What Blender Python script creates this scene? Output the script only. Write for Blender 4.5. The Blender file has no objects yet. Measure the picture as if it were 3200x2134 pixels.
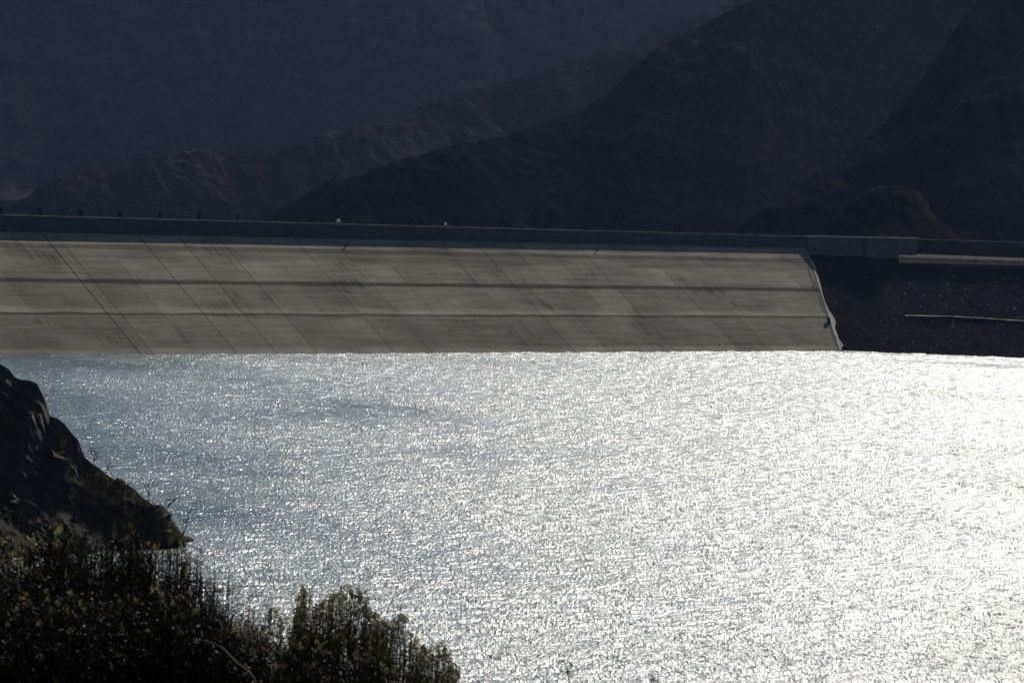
import bpy, math, random
import numpy as np
from mathutils import Vector, Matrix
R = math.radians
random.seed(7); np.random.seed(7)
sc = bpy.context.scene
col = sc.collection

# ------------------------------------------------------------------ camera
FPX, CAMH = 12500.0, 72.0
roll, pitch = R(2.96), math.atan((1067 - 410) / 12500.0)
fw = np.array([0, math.cos(pitch), -math.sin(pitch)])
r0 = np.array([1.0, 0, 0]); u0 = np.cross(r0, fw)
rt = r0 * math.cos(roll) + u0 * math.sin(roll)
up = -r0 * math.sin(roll) + u0 * math.cos(roll)
CAM = np.array([0, 0, CAMH])
cd = bpy.data.cameras.new('camera'); cam = bpy.data.objects.new('camera', cd); col.objects.link(cam)
cd.sensor_width = 36; cd.lens = FPX / 3200 * 36; cd.clip_start = 0.5; cd.clip_end = 60000
cam.matrix_world = Matrix(((rt[0], up[0], -fw[0], 0), (rt[1], up[1], -fw[1], 0), (rt[2], up[2], -fw[2], CAMH), (0, 0, 0, 1)))
cd.dof.use_dof = True; cd.dof.focus_distance = 900; cd.dof.aperture_fstop = 9.0
sc.camera = cam

# ------------------------------------------------------------------ world, sun, exposure
SUN_AZ, SUN_EL = 21.0, 35.5
w = bpy.data.worlds.new("World"); sc.world = w; w.use_nodes = True
nt = w.node_tree; bg = nt.nodes['Background']
sky = nt.nodes.new('ShaderNodeTexSky'); sky.sky_type = 'NISHITA'; sky.sun_disc = False
sky.sun_elevation = R(SUN_EL); sky.sun_rotation = R(SUN_AZ); sky.altitude = 400; sky.dust_density = 0.6
nt.links.new(sky.outputs[0], bg.inputs[0]); bg.inputs[1].default_value = 0.05
sl = bpy.data.lights.new('sun', 'SUN'); sl.energy = 5.0; sl.angle = R(0.5); sl.color = (1, 0.95, 0.87)
so = bpy.data.objects.new('sun', sl); col.objects.link(so)
sv = Vector((math.sin(R(SUN_AZ)) * math.cos(R(SUN_EL)), math.cos(R(SUN_AZ)) * math.cos(R(SUN_EL)), math.sin(R(SUN_EL))))
so.rotation_euler = sv.to_track_quat('Z', 'Y').to_euler(); so.location = (0, 0, 400)
sc.view_settings.view_transform = 'Standard'; sc.view_settings.look = 'None'
sc.view_settings.gamma = 1; sc.view_settings.exposure = 0.57
sc.cycles.max_bounces = 6; sc.cycles.volume_bounces = 0
sc.cycles.use_denoising = True; sc.cycles.denoiser = 'OPENIMAGEDENOISE'; sc.cycles.denoising_input_passes = 'RGB_ALBEDO_NORMAL'

# ------------------------------------------------------------------ geometry from the survey of the picture
def ray(x, y): return fw + rt * (x - 1600) / FPX - up * (y - 1067) / FPX
def on_z(x, y, z):
    d = ray(x, y); return CAM + d * (z - CAMH) / d[2]
def on_y(x, y, Y):
    d = ray(x, y); return CAM + d * Y / d[1]
def on_plane(x, y, p, n):
    d = ray(x, y); return CAM + d * (np.dot(np.array(p) - CAM, n) / np.dot(d, n))

# ------------------------------------------------------------------ helpers
def hsh(ix, iy, seed):
    n = (ix.astype(np.int64) * 374761393 + iy.astype(np.int64) * 668265263 + seed * 974711) & 0xffffffff
    n = ((n ^ (n >> 13)) * 1274126177) & 0xffffffff
    return ((n ^ (n >> 16)) & 0xffff) / 65535.0
def vnoise(x, y, seed=0):
    ix = np.floor(x); iy = np.floor(y); fx = x - ix; fy = y - iy
    fx = fx * fx * (3 - 2 * fx); fy = fy * fy * (3 - 2 * fy)
    a = hsh(ix, iy, seed); b = hsh(ix + 1, iy, seed); c = hsh(ix, iy + 1, seed); d = hsh(ix + 1, iy + 1, seed)
    return (a * (1 - fx) + b * fx) * (1 - fy) + (c * (1 - fx) + d * fx) * fy
def fbm(x, y, o=5, seed=0, g=0.5, ridged=False):
    s = 0; a = 1; t = 0
    for k in range(o):
        n = vnoise(x * 2 ** k + 17.3 * k, y * 2 ** k - 9.1 * k, seed + k)
        if ridged: n = 1 - abs(2 * n - 1)
        s = s + a * n; t += a; a *= g
    return s / t - 0.5
def link(o, parent=None):
    col.objects.link(o)
    if parent is not None: o.parent = parent
    return o
def grid_obj(name, X, Y, Z, mat, parent=None, uv=None, smooth=True):
    n, m = X.shape
    v = np.stack([X, Y, Z], -1).reshape(-1, 3).astype(np.float32)
    i = np.arange(n * m).reshape(n, m)
    f = np.stack([i[:-1, :-1], i[:-1, 1:], i[1:, 1:], i[1:, :-1]], -1).reshape(-1, 4)
    return raw_obj(name, v, f, mat, parent, uv=None if uv is None else np.stack(uv, -1).reshape(-1, 2), smooth=smooth)
def raw_obj(name, v, f, mat, parent=None, uv=None, smooth=False):
    v = np.asarray(v, np.float32); f = np.asarray(f, np.int32); k = f.shape[1]
    me = bpy.data.meshes.new(name)
    me.vertices.add(len(v)); me.vertices.foreach_set('co', v.ravel())
    me.loops.add(f.size); me.loops.foreach_set('vertex_index', f.ravel())
    me.polygons.add(len(f)); me.polygons.foreach_set('loop_start', np.arange(len(f), dtype=np.int32) * k)
    me.polygons.foreach_set('loop_total', np.full(len(f), k, np.int32))
    if uv is not None:
        l = me.uv_layers.new(name='UVMap'); l.data.foreach_set('uv', np.asarray(uv, np.float32)[f.ravel()].ravel())
    me.polygons.foreach_set('use_smooth', np.full(len(f), smooth, bool))
    me.update(calc_edges=True); me.validate()
    me.materials.append(mat)
    return link(bpy.data.objects.new(name, me), parent)
class MB:
    def __init__(s): s.v = []; s.f = []
    def box(s, c, dx, dy, dz, ax=(1, 0, 0), ay=(0, 1, 0), az=(0, 0, 1), taper=1.0):
        c, ax, ay, az = map(np.array, (c, ax, ay, az)); b = len(s.v)
        for k, z in enumerate((-.5, .5)):
            t = 1 if k == 0 else taper
            for x, y in ((-.5, -.5), (.5, -.5), (.5, .5), (-.5, .5)):
                s.v.append(c + ax * dx * x * t + ay * dy * y * t + az * dz * z)
        s.f += [(b, b + 3, b + 2, b + 1), (b + 4, b + 5, b + 6, b + 7)] + [(b + i, b + (i + 1) % 4, b + 4 + (i + 1) % 4, b + 4 + i) for i in range(4)]
    def tube(s, pts, rad, n=6):
        pts = [np.array(p, float) for p in pts]; b = len(s.v)
        for i, p in enumerate(pts):
            d = pts[min(i + 1, len(pts) - 1)] - pts[max(i - 1, 0)]; d /= np.linalg.norm(d) + 1e-9
            a = np.cross(d, (0, 0, 1) if abs(d[2]) < .9 else (1, 0, 0)); a /= np.linalg.norm(a); c = np.cross(d, a)
            r = rad[i] if hasattr(rad, '__len__') else rad
            for k in range(n):
                t = 2 * math.pi * k / n; s.v.append(p + (a * math.cos(t) + c * math.sin(t)) * r)
        for i in range(len(pts) - 1):
            for k in range(n):
                s.f.append((b + i * n + k, b + i * n + (k + 1) % n, b + (i + 1) * n + (k + 1) % n, b + (i + 1) * n + k))
        s.v.append(pts[0]); s.v.append(pts[-1]); e = len(s.v)
        for k in range(n):
            s.f.append((b + (k + 1) % n, b + k, e - 2, e - 2)); q = b + (len(pts) - 1) * n
            s.f.append((q + k, q + (k + 1) % n, e - 1, e - 1))
    def build(s, name, mat, parent=None, smooth=False):
        me = bpy.data.meshes.new(name)
        me.from_pydata([tuple(map(float, p)) for p in s.v], [], [tuple(dict.fromkeys(f)) for f in s.f]); me.update()
        for p in me.polygons: p.use_smooth = smooth
        me.materials.append(mat)
        return link(bpy.data.objects.new(name, me), parent)
def thing(name, label, cat, loc=(0, 0, 0), group=None):
    o = bpy.data.objects.new(name, None); o.location = loc; o.empty_display_size = 1; link(o)
    return tag(o, label, cat, group)
def tag(o, label, cat, group=None):
    o['label'] = label; o['category'] = cat
    if group: o['group'] = group
    return o
def struct(o, label, cat, kind='structure'):
    o['kind'] = kind; o['label'] = label; o['category'] = cat; return o
def part(o, t):                       # parent without moving (things whose empties sit away from the origin)
    o.parent = t; o.matrix_parent_inverse = Matrix.Translation(-Vector(t.location)); return o

# ------------------------------------------------------------------ node helpers
class NT:
    def __init__(s, name):
        s.m = bpy.data.materials.new(name); s.m.use_nodes = True; s.t = s.m.node_tree
        s.p = s.t.nodes['Principled BSDF']; s.out = s.t.nodes['Material Output']
    def n(s, typ, **kw):
        nd = s.t.nodes.new('ShaderNode' + typ)
        for k, v in kw.items():
            if k.startswith('i_'): 
                key = k[2:]; nd.inputs[int(key) if key.isdigit() else key.replace('_', ' ')].default_value = v
            else: setattr(nd, k, v)
        return nd
    def l(s, a, b): s.t.links.new(a, b)
    def math(s, op, a, b=None, c=None, clamp=False):
        nd = s.n('Math', operation=op, use_clamp=clamp)
        for i, x in enumerate((a, b, c)):
            if x is None: continue
            if isinstance(x, (int, float)): nd.inputs[i].default_value = x
            else: s.l(x, nd.inputs[i])
        return nd.outputs[0]
    def noise(s, vec, scale, detail=4, rough=.55, dim='3D', out=0):
        nd = s.n('TexNoise', noise_dimensions=dim); nd.inputs['Scale'].default_value = scale
        nd.inputs['Detail'].default_value = detail; nd.inputs['Roughness'].default_value = rough
        if vec is not None: s.l(vec, nd.inputs['Vector'])
        return nd.outputs[out]
    def mapv(s, vec, scale=(1, 1, 1), loc=(0, 0, 0), rot=(0, 0, 0)):
        nd = s.n('Mapping'); nd.inputs['Scale'].default_value = scale; nd.inputs['Location'].default_value = loc; nd.inputs['Rotation'].default_value = rot
        s.l(vec, nd.inputs['Vector']); return nd.outputs[0]
    def pos(s): return s.n('NewGeometry').outputs['Position']
    def ramp(s, fac, stops, interp='LINEAR'):
        nd = s.n('ValToRGB'); nd.color_ramp.interpolation = interp; e = nd.color_ramp.elements
        while len(e) < len(stops): e.new(0.5)
        for el, (p, c) in zip(e, stops):
            el.position = p; el.color = (c, c, c, 1) if isinstance(c, (int, float)) else (*c, 1)
        s.l(fac, nd.inputs[0]); return nd.outputs[0]
    def mix(s, fac, a, b, typ='MIX'):
        nd = s.n('MixRGB', blend_type=typ)
        for i, x in enumerate((fac, a, b)):
            if isinstance(x, (int, float)): nd.inputs[i].default_value = x if i == 0 else (x, x, x, 1)
            elif isinstance(x, tuple): nd.inputs[i].default_value = (*x, 1)
            else: s.l(x, nd.inputs[i])
        return nd.outputs[0]
    def bump(s, h, dist, strength=1.0, normal=None):
        nd = s.n('Bump'); nd.inputs['Distance'].default_value = dist; nd.inputs['Strength'].default_value = strength
        s.l(h, nd.inputs['Height'])
        if normal is not None: s.l(normal, nd.inputs['Normal'])
        return nd.outputs[0]
    def fin(s, colr=None, rough=.9, normal=None, spec=.3):
        if colr is not None:
            if isinstance(colr, tuple): s.p.inputs['Base Color'].default_value = (*colr, 1)
            else: s.l(colr, s.p.inputs['Base Color'])
        if isinstance(rough, (int, float)): s.p.inputs['Roughness'].default_value = rough
        else: s.l(rough, s.p.inputs['Roughness'])
        s.p.inputs['Specular IOR Level'].default_value = spec
        if normal is not None: s.l(normal, s.p.inputs['Normal'])
        return s.m

def simple(name, c, rough=.95, var=.25, scale=2.0, spec=.03, bump=0.0):
    m = NT(name); p = m.pos(); n = m.noise(p, scale, 5)
    a = tuple(x * (1 - var) for x in c); b = tuple(min(1, x * (1 + var)) for x in c)
    cc = m.ramp(n, [(.3, a), (.7, b)])
    return m.fin(cc, rough, m.bump(n, bump) if bump else None, spec)

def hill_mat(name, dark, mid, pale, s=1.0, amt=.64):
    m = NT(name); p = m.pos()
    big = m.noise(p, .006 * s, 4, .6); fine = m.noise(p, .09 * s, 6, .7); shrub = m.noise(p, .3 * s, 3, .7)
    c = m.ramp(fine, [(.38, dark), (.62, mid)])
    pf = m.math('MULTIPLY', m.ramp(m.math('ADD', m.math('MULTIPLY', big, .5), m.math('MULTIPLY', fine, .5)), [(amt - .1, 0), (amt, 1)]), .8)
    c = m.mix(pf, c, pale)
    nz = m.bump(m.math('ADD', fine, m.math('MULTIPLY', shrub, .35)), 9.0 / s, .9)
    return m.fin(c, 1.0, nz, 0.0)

# ------------------------------------------------------------------ water
A0 = on_z(0, 1110, 0); B0 = on_z(2640, 1097, 0)
ax = (B0 - A0) / np.linalg.norm(B0 - A0)             # dam axis, left (near) to right (far)
nx = np.array([ax[1], -ax[0], 0.0])                  # upstream horizontal
ZC, S = 34.2, 1.47                                   # top of the concrete face, slope 1.47 : 1
def water_mat():
    m = NT('reservoir_water'); p = m.pos()
    w2 = m.noise(m.mapv(p, (1.7, .8, 1), rot=(0, 0, R(14))), 1, 3, .6)
    nz = m.bump(w2, .35, 1.0)
    ga = m.n('Attribute', attribute_name='gust').outputs['Fac']; ro = m.ramp(m.math('MULTIPLY', ga, .7), [(.2, .22), (.34, .26), (.60, .42), (.92, .55)])
    m.fin((.003, .027, .032), ro, nz, .5); m.p.inputs['IOR'].default_value = 1.38
    return m.m
WROUGH, WSLOPE = .42, .25
def water():
    side = .165 + np.cumsum(np.geomspace(.00035, .009, 150)); us = np.concatenate([-side[::-1], np.arange(-.165, .1651, .00033), side]); ysr = [90.0]
    while ysr[-1] < 430: ysr.append(ysr[-1] + 1.0)
    while ysr[-1] < 1475: ysr.append(ysr[-1] + .36 + .35 * (ysr[-1] - 430) / 1000)
    U, Y = np.meshgrid(us, np.array(ysr)); X = U * Y
    c, s_ = math.cos(R(-12)), math.sin(R(-12)); a = X * c - Y * s_; b = X * s_ + Y * c
    h = 0
    for L, wt, ra, sd in ((2.2, .34, 7, 1), (1.1, .8, -10, 2), (.6, .7, 12, 3)):
        ca, sa = math.cos(R(ra)), math.sin(R(ra)); x2 = a * ca - b * sa; y2 = a * sa + b * ca
        n = vnoise(x2 / (L * 2.7), y2 / (L * .9), sd) + .5 * vnoise(x2 / (L * 1.1) + 31, y2 / (L * .6), sd + 10)
        h = h + n * L * wt
    g = np.diff(h, axis=0) / np.diff(Y, axis=0); h = h / np.sqrt((g ** 2).mean()) * WSLOPE * .707
    big = fbm(a / 90, b / 75, 3, 41); big2 = fbm(a / 30, b / 34, 3, 45)
    gust = np.clip(1.0 + big * .8 + big2 * .6, .5, 1.3) * np.interp(U, [-.14, -.02, .13], [.40, .80, 1.12])   # calmer in the lee of the headland
    # glassy streaks in the lee of the right abutment
    lee = np.clip(1 - np.hypot((X - 150) / 110, (Y - 1425) / 110), 0, 1); st = fbm(a / 60, b / 14, 3, 48)
    gust = gust * (1 - .45 * np.clip(lee * 2, 0, 1) * np.clip(.5 + st * 4, 0, 1))
    h = (h - h.mean()) * gust * np.clip((.62 - np.abs(U)) / .3, .1, 1); GU = gust.ravel()
    n, m_ = X.shape; v = np.stack([X, Y, h], -1).reshape(-1, 3); i = np.arange(n * m_).reshape(n, m_)
    f = np.stack([i[:-1, :-1], i[:-1, 1:], i[1:, 1:], i[1:, :-1]], -1).reshape(-1, 4)
    q = len(v); yb = 1500
    v = np.concatenate([v, [(-1500, -300, -.3), (1600, -300, -.3), (1600, yb, -.3), (-1500, yb, -.3)]]); f = np.concatenate([f, [(q, q + 1, q + 2, q + 3)]])
    o = raw_obj('water', v, f, water_mat(), smooth=True)
    at = o.data.attributes.new('gust', 'FLOAT', 'POINT'); at.data.foreach_set('value', np.concatenate([GU, np.ones(4)]).astype(np.float32))
    struct(o, 'rippled teal reservoir water sparkling white with sun glitter', 'water')
water()

# ground under everything
me = bpy.data.meshes.new('ground'); q = 14000
me.from_pydata([(-q, -q, -34), (q, -q, -34), (q, q, -34), (-q, q, -34)], [], [(0, 1, 2, 3)]); me.update()
me.materials.append(simple('valley_ground', (.012, .011, .009), scale=.02)); 
struct(link(bpy.data.objects.new('ground', me)), 'brown valley floor below and beyond the dam', 'ground')

# ------------------------------------------------------------------ dam
dam = thing('dam', 'long sloping concrete faced dam with a dark parapet along its crest', 'dam')
def dpt(u, z, off=0.0):                               # point on the face: u along the axis, z height
    return A0 + ax * u - nx * (z * S - off) + np.array([0, 0, z])
U_END = float((on_z(2622, 1097, 0) - A0) @ ax)
fn = np.array([nx[0], nx[1], S]); fn /= np.linalg.norm(fn)   # face normal
def on_face(x, y):
    p = on_plane(x, y, A0, fn); return float((p - A0) @ ax), float(p[2])
def face_mat():
    m = NT('face_concrete'); uv = m.n('UVMap'); sp = m.n('SeparateXYZ'); m.l(uv.outputs[0], sp.inputs[0])
    u, z = sp.outputs[0], sp.outputs[1]                # u metres along, z height 0..32
    per = 16.6; k = m.math('FLOOR', m.math('DIVIDE', m.math('SUBTRACT', u, 58.0 - 166), per))
    fr = m.math('FRACT', m.math('DIVIDE', m.math('SUBTRACT', u, 58.0 - 166), per))
    row = m.ramp(m.math('DIVIDE', z, 32.2), [(0, 0.0), (.3, .25), (.60, .5), (.81, .75)], 'CONSTANT')
    def white(a, b):
        c = m.n('CombineXYZ'); m.l(a, c.inputs[0])
        if isinstance(b, float): c.inputs[1].default_value = b
        else: m.l(b, c.inputs[1])
        wn = m.n('TexWhiteNoise', noise_dimensions='2D'); m.l(c.outputs[0], wn.inputs[0]); return wn.outputs[0]
    pan = white(k, m.math('MULTIPLY', row, 7.31))
    halfk = m.math('FLOOR', m.math('DIVIDE', m.math('SUBTRACT', u, 58.0 - 166), per / 2))
    pan2 = white(halfk, m.math('FLOOR', m.math('DIVIDE', z, 2.6)))
    cv = m.n('CombineXYZ'); m.l(u, cv.inputs[0]); m.l(z, cv.inputs[1])
    st = m.noise(m.mapv(cv.outputs[0], (.035, 1.1, 1)), 1, 5, .6)      # streaks along the axis
    st2 = m.noise(m.mapv(cv.outputs[0], (.5, .045, 1)), 1, 4, .6)      # run-down streaks
    bl = m.noise(m.mapv(cv.outputs[0], (.045, .09, 1)), 1, 4, .55)
    mot = m.noise(cv.outputs[0], 1.3, 4, .6)
    v = m.math('ADD', .745, m.math('MULTIPLY', pan, .21))
    v = m.math('ADD', v, m.math('MULTIPLY', m.ramp(pan2, [(.78, 0), (.8, 1)]), m.math('MULTIPLY', m.ramp(bl, [(.45, 0), (.6, 1)]), .10)))
    v = m.math('ADD', v, m.math('MULTIPLY', m.math('SUBTRACT', st, .5), 1.0))
    v = m.math('ADD', v, m.math('MULTIPLY', m.math('SUBTRACT', bl, .5), .65))
    v = m.math('ADD', v, m.math('MULTIPLY', m.math('SUBTRACT', mot, .5), .22))
    # run-down damp streaks in patches
    pt = m.ramp(m.noise(m.mapv(cv.outputs[0], (.05, .13, 1), loc=(3.3, 1.7, 0)), 1, 2, .5), [(.56, 0), (.68, 1)])
    v = m.math('SUBTRACT', v, m.math('MULTIPLY', m.math('MULTIPLY', pt, m.ramp(st2, [(.42, 0), (.62, 1)])), .40))
    # level marks left by the water: value against height / 33
    zz = m.math('ADD', z, m.math('MULTIPLY', m.math('SUBTRACT', m.noise(m.mapv(cv.outputs[0], (.06, .3, 1)), 1, 3), .5), .7))
    tz = m.math('DIVIDE', zz, 31.6)
    def b(y): return y
    lv = m.ramp(tz, [(0.0, 1.30), (.025, 1.36), (.045, 1.15), (.065, .90), (.12, .90), (.30, .97), (.338, .95), (.342, .42), (.354, .5), (.362, 1.35), (.38, 1.4), (.42, 1.0), (.60, 1.0)])
    lv2 = m.ramp(tz, [(.60, 1.0), (.614, .96), (.618, .42), (.650, .44), (.657, 1.08), (.72, 1.14), (.838, 1.14), (.845, .90), (.92, .98), (.925, .66), (.965, .68), (.970, 1.25), (.980, 1.25), (.984, 1.08), (1, 1.08)])
    v = m.math('MULTIPLY', v, m.math('MULTIPLY', lv, lv2))
    # construction joints, uneven in strength, one much blacker
    jn = m.math('MINIMUM', fr, m.math('SUBTRACT', 1, fr))
    js = white(m.math('ROUND', m.math('DIVIDE', m.math('SUBTRACT', u, 58.0 - 166), per)), 3.7)
    jw = m.ramp(m.math('MULTIPLY', jn, per), [(.04, 1), (.42, 0)])
    v = m.math('MULTIPLY', v, m.math('SUBTRACT', 1, m.math('MULTIPLY', jw, m.math('ADD', .12, m.math('MULTIPLY', m.math('POWER', js, 1.8), .5)))))
    bj = m.ramp(m.math('ABSOLUTE', m.math('SUBTRACT', u, 52.9)), [(.10, 1), (.36, 0)])
    v = m.math('MULTIPLY', v, m.math('SUBTRACT', 1, m.math('MULTIPLY', bj, .8)))
    tint = m.mix(m.ramp(m.noise(m.mapv(cv.outputs[0], (.07, .5, 1), loc=(9, 4, 0)), 1, 4), [(.38, 0), (.62, 1)]), (.148, .129, .104), (.139, .130, .105))
    c = m.mix(1.0, tint, v, 'MULTIPLY')
    return m.fin(c, 1.0, m.bump(m.math('ADD', st, mot), .05, .4), 0.0)
FM = face_mat()
uu = np.linspace(-700, 400, 1101); zz = np.concatenate([[-8], np.linspace(0, ZC, 34)])
# the face ends at the plinth line, which runs obliquely up the abutment
ut, zt = on_face(2524, 792)
def face_end(z): return U_END + (ut - U_END) * max(0, z) / zt
UU = np.zeros((len(zz), len(uu))); ZZ = np.zeros_like(UU)
for i, z in enumerate(zz):
    UU[i] = -700 + (uu + 700) / 1100 * (face_end(z) + 700); ZZ[i] = z
P = A0[None, None] + UU[..., None] * ax - (ZZ * S)[..., None] * nx + np.stack([0 * ZZ, 0 * ZZ, ZZ], -1)
grid_obj('concrete_face', P[..., 0], P[..., 1], P[..., 2], FM, dam, uv=(UU, ZZ), smooth=False)
# parapet: a vertical wall standing at the top of the face, its coping and the crest road behind it
def over(x, y, off=0.0):                              # u, z on the vertical plane through the top of the face
    p = on_plane(x, y, dpt(0, ZC, off), nx); return float((p - A0) @ ax), float(p[2])
print('face end top', ut, zt, 'U_END', U_END, 'parapet top', over(0, 672), over(1600, 713), over(2500, 737), 'foot', over(0, 750), over(1600, 778), over(2500, 789))
ZP = (over(0, 672)[1] + over(2500, 737)[1]) / 2
U_R = over(2530, 760)[0]
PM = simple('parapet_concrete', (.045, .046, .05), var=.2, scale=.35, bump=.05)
def wall_profile(prof, u0, u1, mat, name, parent, n=120):
    # closed profile of (offset upstream from face top line, z) swept along the axis
    us = np.linspace(u0, u1, n); v = []; f = []; k = len(prof)
    for u in us:
        tk = float(np.interp(u, [-700, 40, 413], [1.2, 1.0, 0.0]))     # the wall stands a little forward of the slab edge toward the near end
        for o, z in prof: v.append(A0 + ax * u + nx * (o + tk - ZC * S) + np.array([0, 0, z]))
    for i in range(n - 1):
        for j in range(k): a = i * k; f.append((a + j, a + k + j, a + k + (j + 1) % k, a + (j + 1) % k))
    me = bpy.data.meshes.new(name); me.from_pydata([tuple(p) for p in v], [], f + [tuple(range(k)), tuple(range((n - 1) * k, n * k))[::-1]]); me.update()
    me.materials.append(mat); return link(bpy.data.objects.new(name, me), parent)
H1 = ZP - ZC
prof = [(0.0, ZC - 3.2), (0.0, ZC + .05), (-.35, ZC + .06), (-.35, ZC + H1 * .45), (-.75, ZC + H1 * .62), (-.75, ZP - .25), (-1.2, ZP - .25), (-1.2, ZC - 3.2)]
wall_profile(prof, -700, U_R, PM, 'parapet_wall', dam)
wall_profile([(-.6, ZP - .25), (-.6, ZP), (-1.35, ZP), (-1.35, ZP - .25)], -700, U_R, simple('coping_concrete', (.17, .155, .145), scale=.25, var=.35), 'coping', dam)
wall_profile([(-1.2, ZC - 3), (-1.2, ZP - 1.1), (-11, ZP - 1.1), (-60, -34), (-20, -34)], -700, U_R + 60, simple('crest_fill', (.16, .14, .12), scale=.3), 'downstream_fill', dam, n=2)
# plinth strip between the face and the abutment
eb = [(2525, 789), (2536, 812), (2550, 832), (2549, 838), (2556, 862), (2563, 884), (2570, 915), (2577, 940), (2590, 968), (2601, 984), (2609, 998), (2612, 1010), (2609, 1024), (2617, 1046), (2622, 1060), (2634, 1076), (2640, 1084), (2642, 1097)]
v = []; 
for (x, y) in eb:
    p = on_plane(x, y, A0 + fn * .25, fn); z = p[2]; v += [dpt(face_end(z) + 4 * 0, z) + fn * .25, p]
v2 = []; f = []
for i in range(0, len(v), 2): v2 += [v[i] - fn * .6, v[i], v[i + 1], v[i + 1] - fn * .6]
for i in range(len(eb) - 1):
    for j in range(3): a = i * 4; f.append((a + j, a + j + 1, a + 5 + j, a + 4 + j))
me = bpy.data.meshes.new('plinth'); me.from_pydata([tuple(p) for p in v2], [], f); me.update(); me.materials.append(simple('plinth_concrete', (.20, .185, .165), scale=.5, var=.4, bump=.15))
link(bpy.data.objects.new('plinth', me), dam)
mb = MB(); pts = []
for (x, y) in [(2526, 838), (2531, 850), (2540, 878), (2546, 888), (2552, 900), (2562, 925), (2572, 955), (2583, 985), (2592, 1005), (2600, 1030), (2612, 1068), (2622, 1097)]:
    pts.append(on_plane(x, y, A0 + fn * .35, fn))
mb.tube(pts, .10, 5); mb.build('seal_strip', simple('rubber_black', (.03, .03, .03)), dam)

# crest blocks: dark stub pillars with a cap, one per slab, standing on the coping
def at_crest(x, y=None):
    u, _ = over(x, 700, -1.0); return u
pm = simple('pillar_dark', (.012, .012, .014), scale=3)
def make_pillar():
    t = thing('crest_pillar', '', 'pillar'); a = MB(); a.box((0, 0, 1.35), 1.0, .9, 2.7, taper=.92); a.build('shaft', pm, t)
    b = MB(); b.box((0, 0, 2.78), 1.2, 1.1, .16); b.build('cap', pm, t); return t
def dup(root):
    r = root.copy(); col.objects.link(r)
    for c in root.children:
        d = c.copy(); col.objects.link(d); d.parent = r
    return r
px = [0, 124, 252, 375, 500, 622, 744, 860, 974, 1087, 1202, 1313, 1423]
plab = ['dark stub pillar on the dam crest, cut by the left edge of the picture', 'dark square stub pillar on the crest, second from the left edge', 'dark stub pillar on the crest, third from the left edge',
        'faint leaning stub pillar on the crest, fourth from the left edge', 'faint stub pillar on the crest above the sixth dark joint, fifth from the left', 'very dark stub pillar on the crest in front of pale rocks, sixth from the left',
        'darkest stub pillar on the crest where the bright coping line begins, seventh from the left', 'dark stub pillar on the crest where the hill foot meets it, eighth from the left', 'barely visible stub pillar on the crest left of the big white box',
        'dark stub pillar on the crest just right of the big white box', 'faint stub pillar on the crest midway between the two white boxes', 'dark stub pillar on the crest left of the small white box', 'last faint stub pillar on the crest, just right of the small white box']
pil = make_pillar()
rz = math.atan2(ax[1], ax[0])
for i, x in enumerate(px):
    o = pil if i == 0 else dup(pil)
    u = float((on_plane(x, 690, dpt(0, ZC, -9.6), nx) - A0) @ ax); p = A0 + ax * u + nx * (-9.6 - ZC * S) + np.array([0, 0, ZP - 1.1])
    o.location = tuple(p); o.rotation_euler = (0, 0, rz); o['label'] = plab[i]; o['category'] = 'pillar'; o['group'] = 'dark stub pillars along the dam crest'
def crest_box(name, label, x, wdt, hgt, mat, legs):
    u = float((on_plane(x, 690, dpt(0, ZC, -9.0), nx) - A0) @ ax); p = A0 + ax * u + nx * (-9.0 - ZC * S) + np.array([0, 0, ZP - 1.1])
    t = thing(name, label, 'box', tuple(p)); t.rotation_euler = (0, 0, rz)
    a = MB(); a.box((0, 0, legs + hgt / 2), wdt, .6, hgt); a.build('cabinet', mat, t)
    b = MB(); b.box((0, 0, legs / 2), wdt * .8, .4, legs); b.build('stand', pm, t)
WM = simple('white_paint', (.5, .5, .48), var=.05)
crest_box('white_box', 'larger white box standing on the dam crest left of centre', 1058, 1.15, 1.0, WM, 1.3)
crest_box('white_box', 'smaller white box standing on the dam crest, farther right', 1393, .8, .85, WM, 1.25)
# dark instruments fixed on the top of the face
for (x, y, lab, sz) in [(1080, 771, 'dark tilted instrument case at the top of the concrete face, below the white box', .7), (1866, 785, 'small dark instrument case at the top of the concrete face, right of centre', .6)]:
    p = on_plane(x, y, A0 + fn * .4, fn)
    t = thing('instrument_case', lab, 'instrument', tuple(p)); t.rotation_euler = (0, 0, rz)
    a = MB(); a.box((0, 0, .2), sz * .8, sz * .7, sz * 1.0, az=(.25, 0, 1)); a.build('case', pm, t)
    b = MB(); b.tube([(0.1, 0, .5), (.35 * sz, 0, sz * 1.1)], .08); b.build('bracket', pm, t)
p = on_plane(2590, 1003, A0 + fn * .6, fn); t = thing('winch', 'dark winch at the lower right edge of the concrete face', 'winch', tuple(p))
a = MB(); a.box((0, 0, .3), 1.0, 1.4, 1.9, az=(-.2, 0, 1)); a.build('housing', pm, t); b = MB(); b.tube([(.2, 0, -.5), (.5, -.4, -1.8), (1.5, -.8, -4)], .16); b.build('hose', pm, t)
p = on_plane(2547, 887, A0 + fn * .6, fn); t = thing('marker_post', 'small red topped marker on the right edge of the face', 'marker', tuple(p))
a = MB(); a.tube([(0, 0, -.4), (0, 0, .5)], .14); a.build('post', pm, t); b = MB(); b.box((0, 0, .6), .35, .35, .4); b.build('red_top', simple('red_paint', (.5, .03, .02)), t)
p = on_plane(2637, 1088, A0 + fn * .5, fn)
a = MB(); a.tube([(0, 0, -.8), (.1, 0, 0), (.1, 0, .6), (0, 0, 1.0)], [.5, .85, .8, .3], 8); o = a.build('boulder', pm, None, True); o.location = tuple(p); tag(o, 'dark rounded boulder at the waterline, at the foot of the concrete face edge', 'boulder')

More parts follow.
